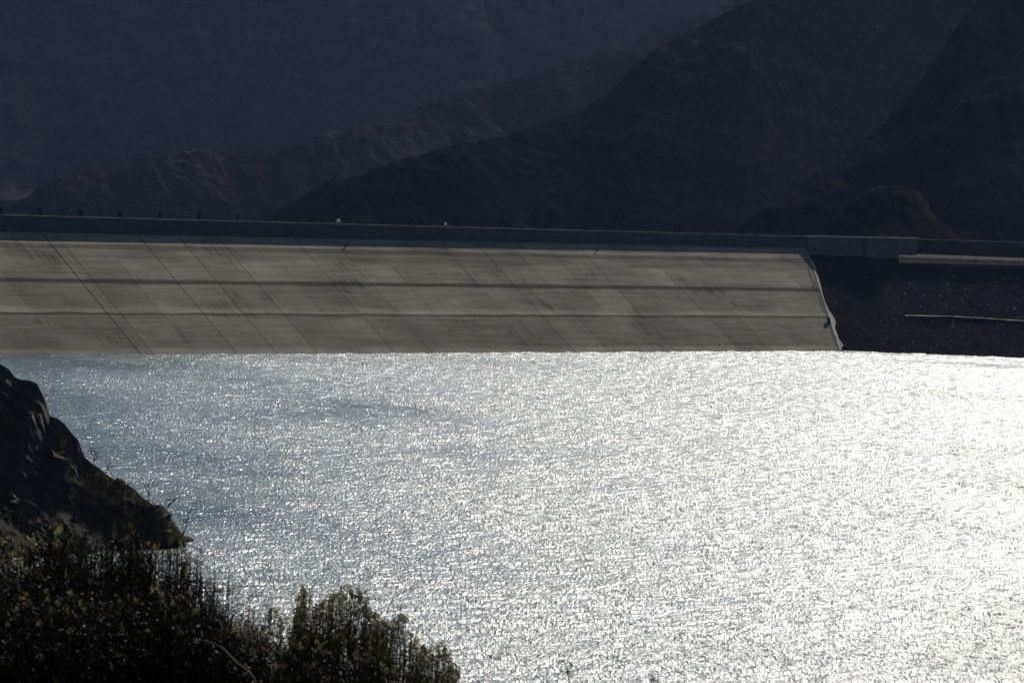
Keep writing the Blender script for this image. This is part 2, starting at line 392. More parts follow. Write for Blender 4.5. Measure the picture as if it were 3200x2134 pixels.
# ------------------------------------------------------------------ right abutment: embankment with berm
q1 = on_plane(2558, 860, A0, fn); q0 = on_z(2644, 1097, 0); q2 = on_z(3200, 1118, 0)
en = np.cross(q2 - q0, q1 - q0); en /= np.linalg.norm(en)
if en[2] < 0: en = -en
print('embankment normal', en, 'slope deg', math.degrees(math.acos(en[2])))
ea = (q2 - q0); ea /= np.linalg.norm(ea); eu = np.cross(en, ea); eu = eu if eu[2] > 0 else -eu
def emb_b(x, y):
    p = on_plane(x, y, q0, en) - q0; return float(p @ ea), float(p @ eu)
btop = emb_b(2812, 832)[1]; btop2 = emb_b(2812, 808)[1]; bb = [emb_b(2830, 988), emb_b(3000, 992), emb_b(3200, 1006)]
print('emb', btop, bb, emb_b(3200, 838), emb_b(2812, 832))
a_ = np.linspace(-40, 330, 700); b_ = np.linspace(-8, btop2, 160); AA, BB = np.meshgrid(a_, b_)
bberm = np.interp(AA, [bb[0][0], bb[1][0], bb[2][0], 330], [bb[0][1], bb[1][1], bb[2][1], bb[2][1] - 4])
hasb = np.clip((AA - bb[0][0] + 4) / 6, 0, 1)
offn = fbm(AA / 6, BB / 6, 5, 3) * .5 + fbm(AA / 1.2, BB / 1.2, 3, 9) * .3
off = offn * np.clip((BB + 1) / 3, .15, 1)
off += -np.clip((BB - bberm) / 1.2, 0, 1) * 1.6 * hasb + .6 * np.clip(1 - abs(BB - bberm + .6) / 1.2, 0, 1) * hasb
# left of the berm the slope is set back a little: a trimmed cut face
trim = 0 * np.clip((np.interp(BB, [-8, 6, 14, btop + 3], [-60, -30, 26, 27]) - AA) / 1.5, 0, 1) * np.clip((BB - 6) / 4, 0, 1)
lefte = np.clip((AA + 12) / 10, 0, 1)
off -= trim * (.5 + .7 * offn) * lefte
P = q0[None, None] + AA[..., None] * ea + BB[..., None] * eu + off[..., None] * en
def stony(name, dark, mid):
    m = NT(name); p = m.pos(); f1 = m.noise(p, .35, 6, .7); f2 = m.noise(p, 1.5, 3, .6)
    c = m.ramp(f1, [(.35, dark), (.65, mid)])
    sp = m.ramp(m.noise(p, 1.1, 2, .5), [(.73, 0), (.76, 1)])
    c = m.mix(sp, c, (.42, .40, .38))
    return m.fin(c, 1.0, m.bump(m.math('ADD', f1, f2), .5, .8), 0.0)
EM = stony('embankment_rock', (.004, .004, .0045), (.017, .0145, .0125))
emb = grid_obj('embankment', P[..., 0], P[..., 1], P[..., 2], EM, None)
struct(emb, 'dark stony embankment slope right of the dam with a narrow pale berm', 'embankment')
# berm track surface
a1 = np.linspace(bb[0][0], 330, 120); r_ = np.linspace(-1, 1, 5); A1, R1 = np.meshgrid(a1, r_)
b1 = np.interp(A1, [bb[0][0], bb[1][0], bb[2][0], 330], [bb[0][1], bb[1][1], bb[2][1], bb[2][1] - 4])
hor = np.cross(ea, (0, 0, 1)); hor = hor if hor @ en > 0 else -hor
P = q0 + A1[..., None] * ea + b1[..., None] * eu + (hor * 1.0)[None, None] * (R1[..., None]) * .9 + np.array([0, 0, .35]) + (fbm(A1 / 3, R1, 3, 5) * .3)[..., None] * np.array([0, 0, 1.])
o = grid_obj('path', P[..., 0], P[..., 1], P[..., 2], simple('berm_gravel', (.30, .27, .23), scale=.8, var=.4, bump=.2)); struct(o, 'narrow pale gravel track along the berm of the embankment', 'track')
# boulders and pale stones scattered on the slope
vs = []; fs = []; nst = 290
for i in range(nst):
    a = random.uniform(18, 250); b = random.uniform(.5, btop - 1); r = random.choice([.12, .16, .2, .3]) * random.uniform(.8, 1.3)
    o0 = float(np.interp(b, b_, off[:, min(699, int((a + 40) / 370 * 699))])); c = q0 + a * ea + b * eu + (o0 + r * .4) * en; k = len(vs)
    for d in ((1, 0, 0), (-1, 0, 0), (0, 1, 0), (0, -1, 0), (0, 0, 1), (0, 0, -1)):
        vs.append(c + np.array(d) * r * np.array([random.uniform(.8, 1.8), random.uniform(.7, 1.2), random.uniform(.5, .9)]))
    fs += [(k, k + 2, k + 4), (k + 2, k + 1, k + 4), (k + 1, k + 3, k + 4), (k + 3, k, k + 4), (k + 2, k, k + 5), (k + 1, k + 2, k + 5), (k + 3, k + 1, k + 5), (k, k + 3, k + 5)]
o = raw_obj('loose_stones', vs, fs, simple('pale_stone', (.26, .25, .23), scale=1)); struct(o, 'pale loose stones scattered over the dark embankment', 'stones', 'stuff')

# abutment walls above the slope
def wall_px(name, mat, x0, y0, x1, y1, h0, h1, thick, Y0, Y1, parent):
    # vertical wall whose top edge runs (x0,y0)-(x1,y1), bottom edge h px lower, at depths Y0, Y1
    t0 = on_y(x0, y0, Y0); t1 = on_y(x1, y1, Y1); b0 = on_y(x0, y0 + h0, Y0); b1 = on_y(x1, y1 + h1, Y1)
    b0[:2] = t0[:2]; b1[:2] = t1[:2]
    d = t1 - t0; d[2] = 0; d /= np.linalg.norm(d); n = np.array([-d[1], d[0], 0]) * thick
    v = [b0, b1, t1, t0, b0 + n, b1 + n, t1 + n, t0 + n]
    me = bpy.data.meshes.new(name); me.from_pydata([tuple(p) for p in v], [], [(0, 1, 2, 3), (5, 4, 7, 6), (3, 2, 6, 7), (1, 0, 4, 5), (0, 3, 7, 4), (2, 1, 5, 6)]); me.update()
    me.materials.append(mat); return link(bpy.data.objects.new(name, me), parent)
YD = float((A0 + ax * U_R - nx * (ZC * S + .35))[1]); print('YD', YD)
wl = thing('abutment_wall', 'blue grey concrete wall continuing the dam parapet to the right', 'wall')
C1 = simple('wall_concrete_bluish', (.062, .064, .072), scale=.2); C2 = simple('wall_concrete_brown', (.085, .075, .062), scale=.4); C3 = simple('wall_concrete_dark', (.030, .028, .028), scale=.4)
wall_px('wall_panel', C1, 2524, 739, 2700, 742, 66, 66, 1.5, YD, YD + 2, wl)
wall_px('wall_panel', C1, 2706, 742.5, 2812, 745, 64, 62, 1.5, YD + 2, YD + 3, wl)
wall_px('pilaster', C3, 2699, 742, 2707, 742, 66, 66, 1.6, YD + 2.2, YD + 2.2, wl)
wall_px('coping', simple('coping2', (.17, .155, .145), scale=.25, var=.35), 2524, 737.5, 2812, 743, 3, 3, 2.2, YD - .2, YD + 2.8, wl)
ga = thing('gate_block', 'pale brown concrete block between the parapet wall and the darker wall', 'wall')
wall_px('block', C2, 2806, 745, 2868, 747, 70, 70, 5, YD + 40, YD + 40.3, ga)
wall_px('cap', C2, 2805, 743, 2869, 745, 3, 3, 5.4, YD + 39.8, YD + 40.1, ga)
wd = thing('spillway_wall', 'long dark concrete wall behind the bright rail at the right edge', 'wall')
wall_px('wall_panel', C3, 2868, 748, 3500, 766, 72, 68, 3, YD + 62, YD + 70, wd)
xs_ = np.linspace(2808, 3560, 90); tt_ = np.linspace(0, 1, 7); PP = np.zeros((7, 90, 3)); KR = []
for i_, x in enumerate(xs_):
    yt_ = np.interp(x, [2812, 3200], [806, 818.5]) + max(0, x - 3200) * .032; yb_ = yt_ + np.interp(x, [2812, 3200], [26, 21])
    a1_ = on_plane(x, yb_, q0, en); a2_ = on_plane(x, yt_, q0, en); KR.append(a2_ + en * .55)
    for k_, t_ in enumerate(tt_): PP[k_, i_] = a1_ * (1 - t_) + a2_ * t_ + en * (.55 + .25 * float(fbm(np.array(x / 6.), np.array(t_ * 3), 3, 4)) - (.9 if k_ == 0 else 0))
o = grid_obj('road_shoulder', PP[..., 0], PP[..., 1], PP[..., 2], simple('shoulder_gravel', (.015, .0125, .009), scale=.6, var=.4, bump=.2)); struct(o, 'brown gravel shoulder below the bright rail at the top of the embankment', 'shoulder')
gr = thing('guard_rail', 'thin bright rail running level along the top of the embankment to the right edge', 'rail')
rm = simple('rail_steel', (.45, .43, .38), var=.1, scale=1); a = MB()
for i_ in range(0, 89): 
    c_ = (KR[i_] + KR[i_ + 1]) / 2; d_ = KR[i_ + 1] - KR[i_]; a.box(c_ + np.array([0, 0, .55]), np.linalg.norm(d_) * 1.0,   .05, .11, ax=d_ / np.linalg.norm(d_))
a.build('rail', rm, gr)
for i_ in range(0, 89, 3):
    b = MB(); b.box(KR[i_] + np.array([0, .12, .2]), .12, .12, .8); b.build('post', rm, gr)

k0 = KR[0] - np.array([0, 0, .12]); xa = float(on_y(2545, 800, YD)[0])
RX = np.array([[xa + 4, YD + 4.5, k0[2]], [(xa + k0[0]) / 2, YD + 5, k0[2]]] + [k - np.array([0, -.1, .12]) for k in KR])
tt_ = np.linspace(0, 1, 12)[:, None]
PX_ = RX[None, :, 0] + 0 * tt_; PY_ = RX[None, :, 1] + 100 * tt_; PZ_ = RX[None, :, 2] + 0 * tt_
o = grid_obj('road', PX_, PY_, PZ_, simple('plaza_gravel', (.006, .006, .006), scale=.5)); struct(o, 'gravel road platform behind the rail, below the dark spillway wall', 'road')

# ------------------------------------------------------------------ hills
def ridge(name, label, cpx, Yc_fn, slopeF, slopeB, mat, seed, ulim, nu, nr, foot=-34, gully=(90, 22), skew=.5, crest_n=4.0, back=600, step=None):
    # crest traced as a line at its true distance; a massif with a front slope, spurs and gullies and a back slope
    us = np.linspace(ulim[0], ulim[1], nu)
    cx = []; cz = []
    for (x, y) in cpx:
        Y = Yc_fn(x); p = on_y(x, y, Y); p2 = p; cx.append(p2[0] / p2[1]); cz.append((p2[2], Y))
    zc = np.interp(us, cx, [c[0] for c in cz]); yc = np.interp(us, cx, [c[1] for c in cz])
    span = (zc - foot) / slopeF
    t = np.concatenate([np.array([-1.35, -1.2, -1.1, -1.05]), np.linspace(-1.0, 0, nr), np.linspace(0, 1, max(8, nr // 4))[1:]])
    T, ZCr = np.meshgrid(t, zc, indexing='ij'); _, YC = np.meshgrid(t, yc, indexing='ij'); _, SP = np.meshgrid(t, span, indexing='ij'); _, U = np.meshgrid(t, us, indexing='ij')
    Y = YC + np.where(T < 0, T * SP, T * back); X = U * Y
    base = np.where(T < 0, ZCr + T * SP * slopeF, ZCr - T * back * slopeB)
    g, amp = gully
    xs = X + skew * (Y - YC)
    n1 = fbm(xs / g, (Y) / (g * 3.2), 5, seed, .5, True); n2 = fbm(X / (g * .22), Y / (g * .3), 5, seed + 20)
    env = np.clip(-T * 5, 0, 1) * np.clip((1 + T) * 7, 0, 1)
    Z = base + n1 * amp * 2 * env + n2 * (amp * .28) * np.clip(.25 + env, 0, 1) + fbm(X / 9, Y / 14, 4, seed + 40) * crest_n + (fbm(X / 4, Y / 5, 3, seed + 60) * crest_n * .8)
    o = grid_obj(name, X, Y, np.maximum(Z, foot + 1.0), mat, None)
    return struct(o, label, 'hill')
def poly_y(pts):
    return lambda x: float(np.interp(x, [p[0] for p in pts], [p[1] for p in pts]))
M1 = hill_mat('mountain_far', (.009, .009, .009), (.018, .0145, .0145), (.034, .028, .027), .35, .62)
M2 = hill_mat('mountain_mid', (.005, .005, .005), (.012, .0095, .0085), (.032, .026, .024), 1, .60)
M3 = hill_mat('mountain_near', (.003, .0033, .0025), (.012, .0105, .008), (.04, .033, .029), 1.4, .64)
# far mountain wall filling the left background
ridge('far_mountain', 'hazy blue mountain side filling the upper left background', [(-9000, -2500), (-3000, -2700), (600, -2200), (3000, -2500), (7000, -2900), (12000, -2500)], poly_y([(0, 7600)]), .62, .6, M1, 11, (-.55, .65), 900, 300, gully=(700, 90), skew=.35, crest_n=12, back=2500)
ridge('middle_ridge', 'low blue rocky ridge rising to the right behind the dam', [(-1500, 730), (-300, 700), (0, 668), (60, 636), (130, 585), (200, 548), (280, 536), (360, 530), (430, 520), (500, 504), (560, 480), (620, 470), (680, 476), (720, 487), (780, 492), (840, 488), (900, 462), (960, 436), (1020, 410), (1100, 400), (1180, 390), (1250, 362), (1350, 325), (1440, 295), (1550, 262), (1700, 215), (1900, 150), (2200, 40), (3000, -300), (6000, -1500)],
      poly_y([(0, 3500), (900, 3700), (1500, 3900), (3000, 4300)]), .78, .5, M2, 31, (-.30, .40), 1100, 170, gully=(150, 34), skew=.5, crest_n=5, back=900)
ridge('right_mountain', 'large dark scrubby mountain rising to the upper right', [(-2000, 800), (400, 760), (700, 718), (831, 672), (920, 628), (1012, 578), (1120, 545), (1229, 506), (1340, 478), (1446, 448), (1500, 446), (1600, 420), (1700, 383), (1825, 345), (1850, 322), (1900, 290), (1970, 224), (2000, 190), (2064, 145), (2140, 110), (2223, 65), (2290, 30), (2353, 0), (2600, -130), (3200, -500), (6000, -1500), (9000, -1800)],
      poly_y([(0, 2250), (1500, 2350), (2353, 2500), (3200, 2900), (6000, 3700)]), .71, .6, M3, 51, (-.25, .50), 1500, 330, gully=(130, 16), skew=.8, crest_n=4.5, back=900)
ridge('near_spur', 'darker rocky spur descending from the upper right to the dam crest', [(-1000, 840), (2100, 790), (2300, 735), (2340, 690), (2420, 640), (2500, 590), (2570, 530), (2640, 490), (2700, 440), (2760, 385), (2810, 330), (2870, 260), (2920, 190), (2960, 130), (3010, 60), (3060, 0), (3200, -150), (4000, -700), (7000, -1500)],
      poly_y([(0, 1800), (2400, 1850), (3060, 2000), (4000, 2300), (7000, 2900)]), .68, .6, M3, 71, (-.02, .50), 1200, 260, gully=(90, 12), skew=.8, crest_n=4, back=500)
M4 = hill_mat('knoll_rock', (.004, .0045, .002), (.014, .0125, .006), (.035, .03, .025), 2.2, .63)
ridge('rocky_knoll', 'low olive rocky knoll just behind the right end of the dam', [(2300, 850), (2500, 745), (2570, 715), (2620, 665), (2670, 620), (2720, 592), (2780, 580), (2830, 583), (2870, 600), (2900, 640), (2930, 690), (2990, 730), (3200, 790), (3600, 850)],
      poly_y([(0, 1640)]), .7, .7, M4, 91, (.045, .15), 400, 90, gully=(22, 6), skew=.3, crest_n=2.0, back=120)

# ------------------------------------------------------------------ headland on the left
def headland():
    sil = [(-1400, 700), (-700, 860), (-300, 1010), (-120, 1080), (0, 1128), (28, 1138), (45, 1152), (50, 1168), (75, 1180), (110, 1184), (138, 1198), (146, 1225), (152, 1250), (158, 1275), (165, 1290), (180, 1296), (200, 1304), (222, 1325), (232, 1342), (255, 1362), (266, 1385), (273, 1412), (285, 1428), (305, 1440), (325, 1452), (345, 1470), (360, 1482), (400, 1496), (430, 1512), (450, 1535), (475, 1552), (500, 1568), (520, 1580), (535, 1612), (555, 1640), (572, 1664), (588, 1680), (598, 1692)]
    Yc = lambda x: float(np.interp(x, [-1400, 0, 598], [640, 668, 674]))
    cu = []; cz = []
    for x, y in sil:
        p = on_y(x, y, Yc(x)); cu.append(p[0]); cz.append(p[2])
    X1 = np.concatenate([np.linspace(-190, -58, 110), np.linspace(-57.7, cu[-1] + 3.0, 430)])
    zc = np.interp(X1, cu + [cu[-1] + 3.5], cz + [-3.0])
    t = np.concatenate([np.linspace(-1, 0, 220), np.linspace(0, 1, 50)[1:]])
    T, X = np.meshgrid(t, X1, indexing='ij'); ZCr = np.broadcast_to(zc, T.shape)
    Yr = 668 + X * .05
    wv = 5 + ZCr * .75                             # how far the foot reaches toward the camera
    Y = Yr + np.where(T < 0, T * wv, T * (10 + ZCr * .9))
    prof = np.where(T < 0, 1 - np.abs(T) ** .95, 1 - np.abs(T) ** 1.5)
    Z = (ZCr + 4) * prof - 4
    # craggy steps and strata
    k1 = np.minimum(fbm(X / 8 + Z / 14, (Y + Z * .5) / 9, 5, 5, .55, True) - .22, 0); k2 = fbm(X / 2.2, (Y + Z) / 2.2, 4, 15, .6) - .1
    env = np.clip(-T * 7, 0, 1)
    Z = Z + k1 * 7 * env * np.clip(ZCr / 10, .1, 1) + k2 * 2.2 * np.clip(env, .16, 1) * np.clip(ZCr / 6, .15, 1)
    st = 2.3; zs = Z + (X * .55); fr = (zs / st) % 1
    Z = Z + env * (-(fr - .5) * st * .5) * np.clip(ZCr / 10, 0, 1)
    Y = Y - env * ((fbm(X / 6, Z / 5, 5, 25, .6, True) - .1) * 3)
    ap = np.interp(X, [-190, -110, -84, -66, -60], [24, 17, 11.6, 2.2, -4]); apz = ap - np.maximum(0, (655 - Y)) * .5 + fbm(X / 3 + Y / 6, Y / 2, 4, 35, .6, True) * 3.0
    X2 = np.linspace(-190, -58, 300)[None, :].repeat(140, 0); Y2 = np.linspace(560, 662, 140)[:, None].repeat(300, 1)
    A2 = np.interp(X2, [-190, -110, -84, -66, -60, -57], [24, 17, 11.6, 2.4, -3, -6]); Z2 = A2 - np.maximum(0, 655 - Y2) * .42 + ((fbm(X2 / 4 + Y2 / 8, Y2 / 3, 5, 35, .6, True)) * 3.0) * np.clip(A2 / 5, .1, 1)
    m = NT('headland_rock'); p = m.pos(); f1 = m.noise(p, .35, 7, .7); f2 = m.noise(p, 2.2, 4, .65)
    st_ = m.noise(m.mapv(p, (.35, .3, 1.6), rot=(0, R(28), 0)), 1, 4, .6)
    c = m.ramp(f1, [(.35, (.011, .0095, .0075)), (.65, (.034, .028, .022))])
    c = m.mix(m.ramp(st_, [(.60, 0), (.74, 1)]), c, (.06, .054, .042))
    c = m.mix(m.ramp(m.noise(p, .12, 4), [(.5, 0), (.6, .75)]), c, (.025, .028, .013))
    M = m.fin(c, .92, m.bump(m.math('ADD', f1, m.math('MULTIPLY', f2, .5)), 1.0, .9), .2)
    o = grid_obj('headland', X, Y, Z, M, None, smooth=False)
    struct(o, 'dark craggy rock headland sloping into the water at left', 'headland')
    o2 = grid_obj('talus', X2, Y2, Z2, simple('talus_rubble', (.018, .016, .0125), scale=1.2, var=.5, bump=.3), None, smooth=False); struct(o2, 'lower rocky talus slope in front of the dark headland, catching streaks of sun', 'talus')
    return X, Y, Z, X2, Y2, Z2
HX, HY, HZ, TX, TY, TZ = headland()

def blocks():
    rs = np.random.RandomState(12); vs = []; fs = []
    base = [(-1, -1, -1), (1, -1, -1), (1, 1, -1), (-1, 1, -1), (-1, -1, 1), (1, -1, 1), (1, 1, 1), (-1, 1, 1)]
    fc = [(0, 3, 2, 1), (4, 5, 6, 7), (0, 1, 5, 4), (1, 2, 6, 5), (2, 3, 7, 6), (3, 0, 4, 7)]
    rows, cols = HX.shape; ca, sa = math.cos(R(30)), math.sin(R(30))
    for k in range(5200):
        i = rs.randint(40, 222); j = rs.randint(112, cols - 6) if k % 4 else rs.randint(60, cols - 6)
        c = np.array([HX[i, j], HY[i, j], HZ[i, j]])
        if k % 5 == 0:
            i2, j2 = rs.randint(60, 138), rs.randint(140, 290); c = np.array([TX[i2, j2], TY[i2, j2], TZ[i2, j2]])
        if c[2] < .2: continue
        r = min(.35 + rs.exponential(.45), 1.5) * min(1, .35 + c[2] / 12)
        if k % 5 == 0: r = .18 + rs.exponential(.22); i = 100
        if i > 212: r *= .6
        sx, sy, sz = r * rs.uniform(.8, 1.7), r * rs.uniform(.6, 1.1), r * rs.uniform(.35, .8); th = rs.normal(0, .35); b = len(vs)
        tp = rs.uniform(.45, .9)
        for x, y, z in base:
            f_ = tp if z > 0 else 1; x, y, z = (x * f_ + rs.normal(0, .18)) * sx, (y * f_ + rs.normal(0, .18)) * sy, (z + rs.normal(0, .2)) * sz
            x, z = x * ca + z * sa, -x * sa + z * ca; x, y = x * math.cos(th) - y * math.sin(th), x * math.sin(th) + y * math.cos(th)
            vs.append(c + np.array([x, y - r * .35, z]))
        fs += [tuple(b + q_ for q_ in f_) for f_ in fc]
    o = raw_obj('rock_outcrops', vs, fs, bpy.data.materials['headland_rock']); struct(o, 'broken angular rock blocks standing out of the dark headland', 'rocks', 'stuff')
blocks()

# ------------------------------------------------------------------ near hillside under the camera
def gz(x, y):
    s = 70.4 - .15 * np.clip(y, -60, 62) - .66 * np.clip(y - 62, 0, 1000) + .35 * np.clip(-y - 60, 0, 400) * 0
    s = s + .72 * np.clip((-x - .2) / 2.5, 0, 1.6) * np.clip((y - 24) / 10, 0, 1) * np.clip((70 - y) / 15, 0, 1) - .35 * np.clip(x, 0, 40) * np.clip((y - 10) / 20, 0, 1) * .3
    return s
xs = np.concatenate([np.linspace(-220, -13, 60), np.linspace(-12, 12, 160), np.linspace(13, 220, 60)]); ys = np.concatenate([np.linspace(-120, 24, 30), np.linspace(24.5, 64, 160), np.linspace(66, 185, 50)])
X, Y = np.meshgrid(xs, ys); Z = gz(X, Y) + fbm(X / 1.5, Y / 1.5, 4, 2) * .35
Z = np.where(Y < -20, Z + (-Y - 20) * .3, Z)
o = grid_obj('hillside', X, Y, np.maximum(Z, -6), simple('hillside_soil', (.022, .018, .014), scale=3, bump=.1)); struct(o, 'dark brown foreground hillside under the shrubs', 'hillside')

# ------------------------------------------------------------------ shrubs
def leaf_mat(name, c1, c2, tr=.35):
    m = NT(name); oi = m.n('NewGeometry'); rp = m.ramp(m.noise(oi.outputs['Position'], 9, 3), [(.35, c1), (.65, c2)])
    m.l(rp, m.p.inputs['Base Color']); m.p.inputs['Roughness'].default_value = .6; m.p.inputs['Specular IOR Level'].default_value = .08
    t = m.n('BsdfTranslucent'); m.l(rp, t.inputs[0]); mx = m.n('MixShader'); mx.inputs[0].default_value = tr
    m.l(m.p.outputs[0], mx.inputs[1]); m.l(t.outputs[0], mx.inputs[2]); m.l(mx.outputs[0], m.out.inputs[0]); return m.m
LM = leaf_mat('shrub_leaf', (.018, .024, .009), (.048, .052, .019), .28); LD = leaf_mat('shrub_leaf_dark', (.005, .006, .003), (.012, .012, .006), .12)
HMr = leaf_mat('seed_head_russet', (.055, .034, .024), (.105, .075, .048), .3); HMy = leaf_mat('flower_head_yellow', (.11, .10, .04), (.24, .21, .10), .35)
SM = simple('stem_bark', (.05, .035, .025), scale=20)
def quads(C, D, W, Ln, wd):
    # leaves: centre C, direction D, side W
    v = np.stack([C - D * Ln * .5, C + W * wd * .5, C + D * Ln * .5, C - W * wd * .5], 1).reshape(-1, 3)
    f = np.arange(len(C) * 4).reshape(-1, 4); return v, f
def unit(v): return v / (np.linalg.norm(v, axis=-1, keepdims=True) + 1e-9)
def shrub(label, top, Yr, nst, leaf, head, headp, dens=46, spread=.35, seed=1, leafsz=(.028, .010), lower=1.0, name='shrub', group=None, headsz=.027, minh=.25, stemr=.0035, leaf_from=.25, leafr=.035):
    rs = np.random.RandomState(seed)
    x0, x1 = top[0][0], top[-1][0]; xm = (x0 + x1) / 2; Ym = (Yr[0] + Yr[1]) / 2
    bx = (xm - 1600) / FPX * Ym; t = thing(name, label, 'shrub', (bx, Ym, float(gz(np.array(bx), np.array(Ym)))), group)
    stems = MB(); LC = []; LDr = []; HC = []
    for i in range(nst):
        x = rs.uniform(x0, x1); Y = rs.uniform(*Yr); yt = np.interp(x, [p[0] for p in top], [p[1] for p in top])
        yt = yt + abs(rs.normal(0, 1)) * 60 * lower + rs.uniform(-8, 8) + 90 * float(fbm(np.array(x / 45.), np.array(seed * 1.7), 2, seed))
        if rs.rand() < .35: yt += rs.uniform(0, 260) * lower
        tp = on_y(x, yt, Y); bxx = bx + (tp[0] - bx) * (1 - spread) + rs.normal(0, .06); bY = Ym + (Y - Ym) * .6
        g = float(gz(np.array(bxx), np.array(bY))) - .05
        if tp[2] - g < minh: g = tp[2] - minh
        b = np.array([bxx, bY, g]); mid = (b + tp) / 2 + np.array([(tp[0] - bxx) * .25 + rs.normal(0, .03), rs.normal(0, .03), 0])
        ts = np.linspace(0, 1, 6)[:, None]; pts = (1 - ts) ** 2 * b + 2 * ts * (1 - ts) * (2 * mid - (b + tp) / 2) + ts ** 2 * tp
        stems.tube(pts, list(np.linspace(stemr * 1.8, stemr * .6, 6)), 3)
        n = int(dens * 1.5 * rs.uniform(.6, 1.3)); tt = rs.uniform(leaf_from, .99, n) ** .8; tt = tt[:, None]
        c = (1 - tt) ** 2 * b + 2 * tt * (1 - tt) * (2 * mid - (b + tp) / 2) + tt ** 2 * tp
        LC.append(c + rs.normal(0, 1, (n, 3)) * np.where(rs.rand(n, 1) < .4, leafr * .6, leafr * (2.8 - 1.5 * tt))); LDr.append(np.tile(tp - b, (n, 1)))
        if rs.rand() < headp: HC.append((tp, tp - b, rs.rand()))
        for _k in range(3):                           # side twigs
            k = rs.uniform(.4, .95); q = (1 - k) * b + k * tp; q = pts[int(k * 5)]; e = q + np.array([rs.normal(0, .10), rs.normal(0, .08), rs.uniform(.03, .20)])
            stems.tube([q, (q + e) / 2 + rs.normal(0, .01, 3), e], [stemr * .8, stemr * .6, stemr * .4], 3)
            if rs.rand() < headp: HC.append((e, e - q, rs.rand()))
            m_ = 10; LC.append(q + (e - q) * rs.uniform(.2, 1, (m_, 1)) + rs.normal(0, .012, (m_, 3))); LDr.append(np.tile(e - q, (m_, 1)))
    part(stems.build('stems', SM), t)
    C = np.concatenate(LC); D = unit(unit(np.concatenate(LDr)) * 1.0 + rs.normal(0, .55, C.shape)); W = unit(np.cross(D, rs.normal(0, 1, C.shape)))
    s = rs.uniform(.6, 1.5, (len(C), 1)); v, f = quads(C, D, W, leafsz[0] * s, leafsz[1] * s)
    part(raw_obj('foliage', v, f, leaf), t)
    if HC:
        for mat, sel in ((head[0], 0), (head[1], 1)):
            hv = []; hd = []
            for c, d, r in HC:
                if (r > head[2]) != bool(sel): continue
                n = 16; d = d / np.linalg.norm(d); o = rs.normal(0, headsz * .42, (n, 3)) + d * rs.uniform(-.6, 1, (n, 1)) * headsz
                hv.append(c + o); hd.append(unit(d + rs.normal(0, .6, (n, 3))))
            if not hv: continue
            C = np.concatenate(hv); D = np.concatenate(hd); W = unit(np.cross(D, rs.normal(0, 1, C.shape)))
            v, f = quads(C, D, W, headsz * .9, headsz * .5); fh = part(raw_obj('flower_heads', v, f, mat), t); fh['kind'] = 'stuff'
    return t
DG = leaf_mat('dry_grass', (.035, .03, .014), (.11, .09, .042), .4)
HH = (HMr, HMy, .6)
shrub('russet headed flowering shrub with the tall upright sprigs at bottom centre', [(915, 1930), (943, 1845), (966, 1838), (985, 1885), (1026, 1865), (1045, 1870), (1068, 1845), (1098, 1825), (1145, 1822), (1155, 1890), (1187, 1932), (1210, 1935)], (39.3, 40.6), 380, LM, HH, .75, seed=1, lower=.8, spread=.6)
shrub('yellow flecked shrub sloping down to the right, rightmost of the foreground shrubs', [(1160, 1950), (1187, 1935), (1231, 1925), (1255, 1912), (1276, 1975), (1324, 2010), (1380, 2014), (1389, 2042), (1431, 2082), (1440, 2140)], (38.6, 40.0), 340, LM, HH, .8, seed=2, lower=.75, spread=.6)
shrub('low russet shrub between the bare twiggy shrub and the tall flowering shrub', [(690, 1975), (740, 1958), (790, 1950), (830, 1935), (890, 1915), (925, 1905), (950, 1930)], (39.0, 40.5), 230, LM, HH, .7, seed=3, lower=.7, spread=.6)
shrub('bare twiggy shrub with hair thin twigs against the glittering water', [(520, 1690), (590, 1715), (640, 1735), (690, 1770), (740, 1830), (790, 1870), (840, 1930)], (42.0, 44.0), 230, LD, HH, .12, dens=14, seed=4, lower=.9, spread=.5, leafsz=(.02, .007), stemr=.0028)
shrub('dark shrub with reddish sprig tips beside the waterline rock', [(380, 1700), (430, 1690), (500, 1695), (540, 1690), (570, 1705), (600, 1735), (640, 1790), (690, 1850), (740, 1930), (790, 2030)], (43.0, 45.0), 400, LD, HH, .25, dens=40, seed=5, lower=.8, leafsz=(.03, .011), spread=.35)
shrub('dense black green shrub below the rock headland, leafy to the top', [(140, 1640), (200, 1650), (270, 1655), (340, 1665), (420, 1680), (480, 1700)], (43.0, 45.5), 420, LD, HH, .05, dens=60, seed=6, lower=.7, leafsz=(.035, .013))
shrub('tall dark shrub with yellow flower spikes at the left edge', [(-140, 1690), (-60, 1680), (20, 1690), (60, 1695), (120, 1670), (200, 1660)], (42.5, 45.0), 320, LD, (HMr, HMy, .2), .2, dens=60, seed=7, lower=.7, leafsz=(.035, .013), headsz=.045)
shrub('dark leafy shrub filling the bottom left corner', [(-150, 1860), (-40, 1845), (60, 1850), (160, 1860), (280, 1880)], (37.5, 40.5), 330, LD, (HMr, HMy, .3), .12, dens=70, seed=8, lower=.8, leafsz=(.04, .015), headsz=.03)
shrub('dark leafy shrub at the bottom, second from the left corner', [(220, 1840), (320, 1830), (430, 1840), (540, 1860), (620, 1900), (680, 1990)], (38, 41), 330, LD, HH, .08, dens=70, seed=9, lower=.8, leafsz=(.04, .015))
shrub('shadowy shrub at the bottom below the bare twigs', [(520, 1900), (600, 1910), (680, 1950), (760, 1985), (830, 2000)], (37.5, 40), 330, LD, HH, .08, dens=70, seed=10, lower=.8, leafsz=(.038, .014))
shrub('dark understory shrub at the bottom in front of the flowering shrubs', [(760, 2030), (850, 2020), (950, 2015), (1050, 2030), (1150, 2050), (1240, 2090)], (37.0, 38.6), 300, LD, HH, .1, dens=60, seed=11, lower=.8, leafsz=(.034, .012))
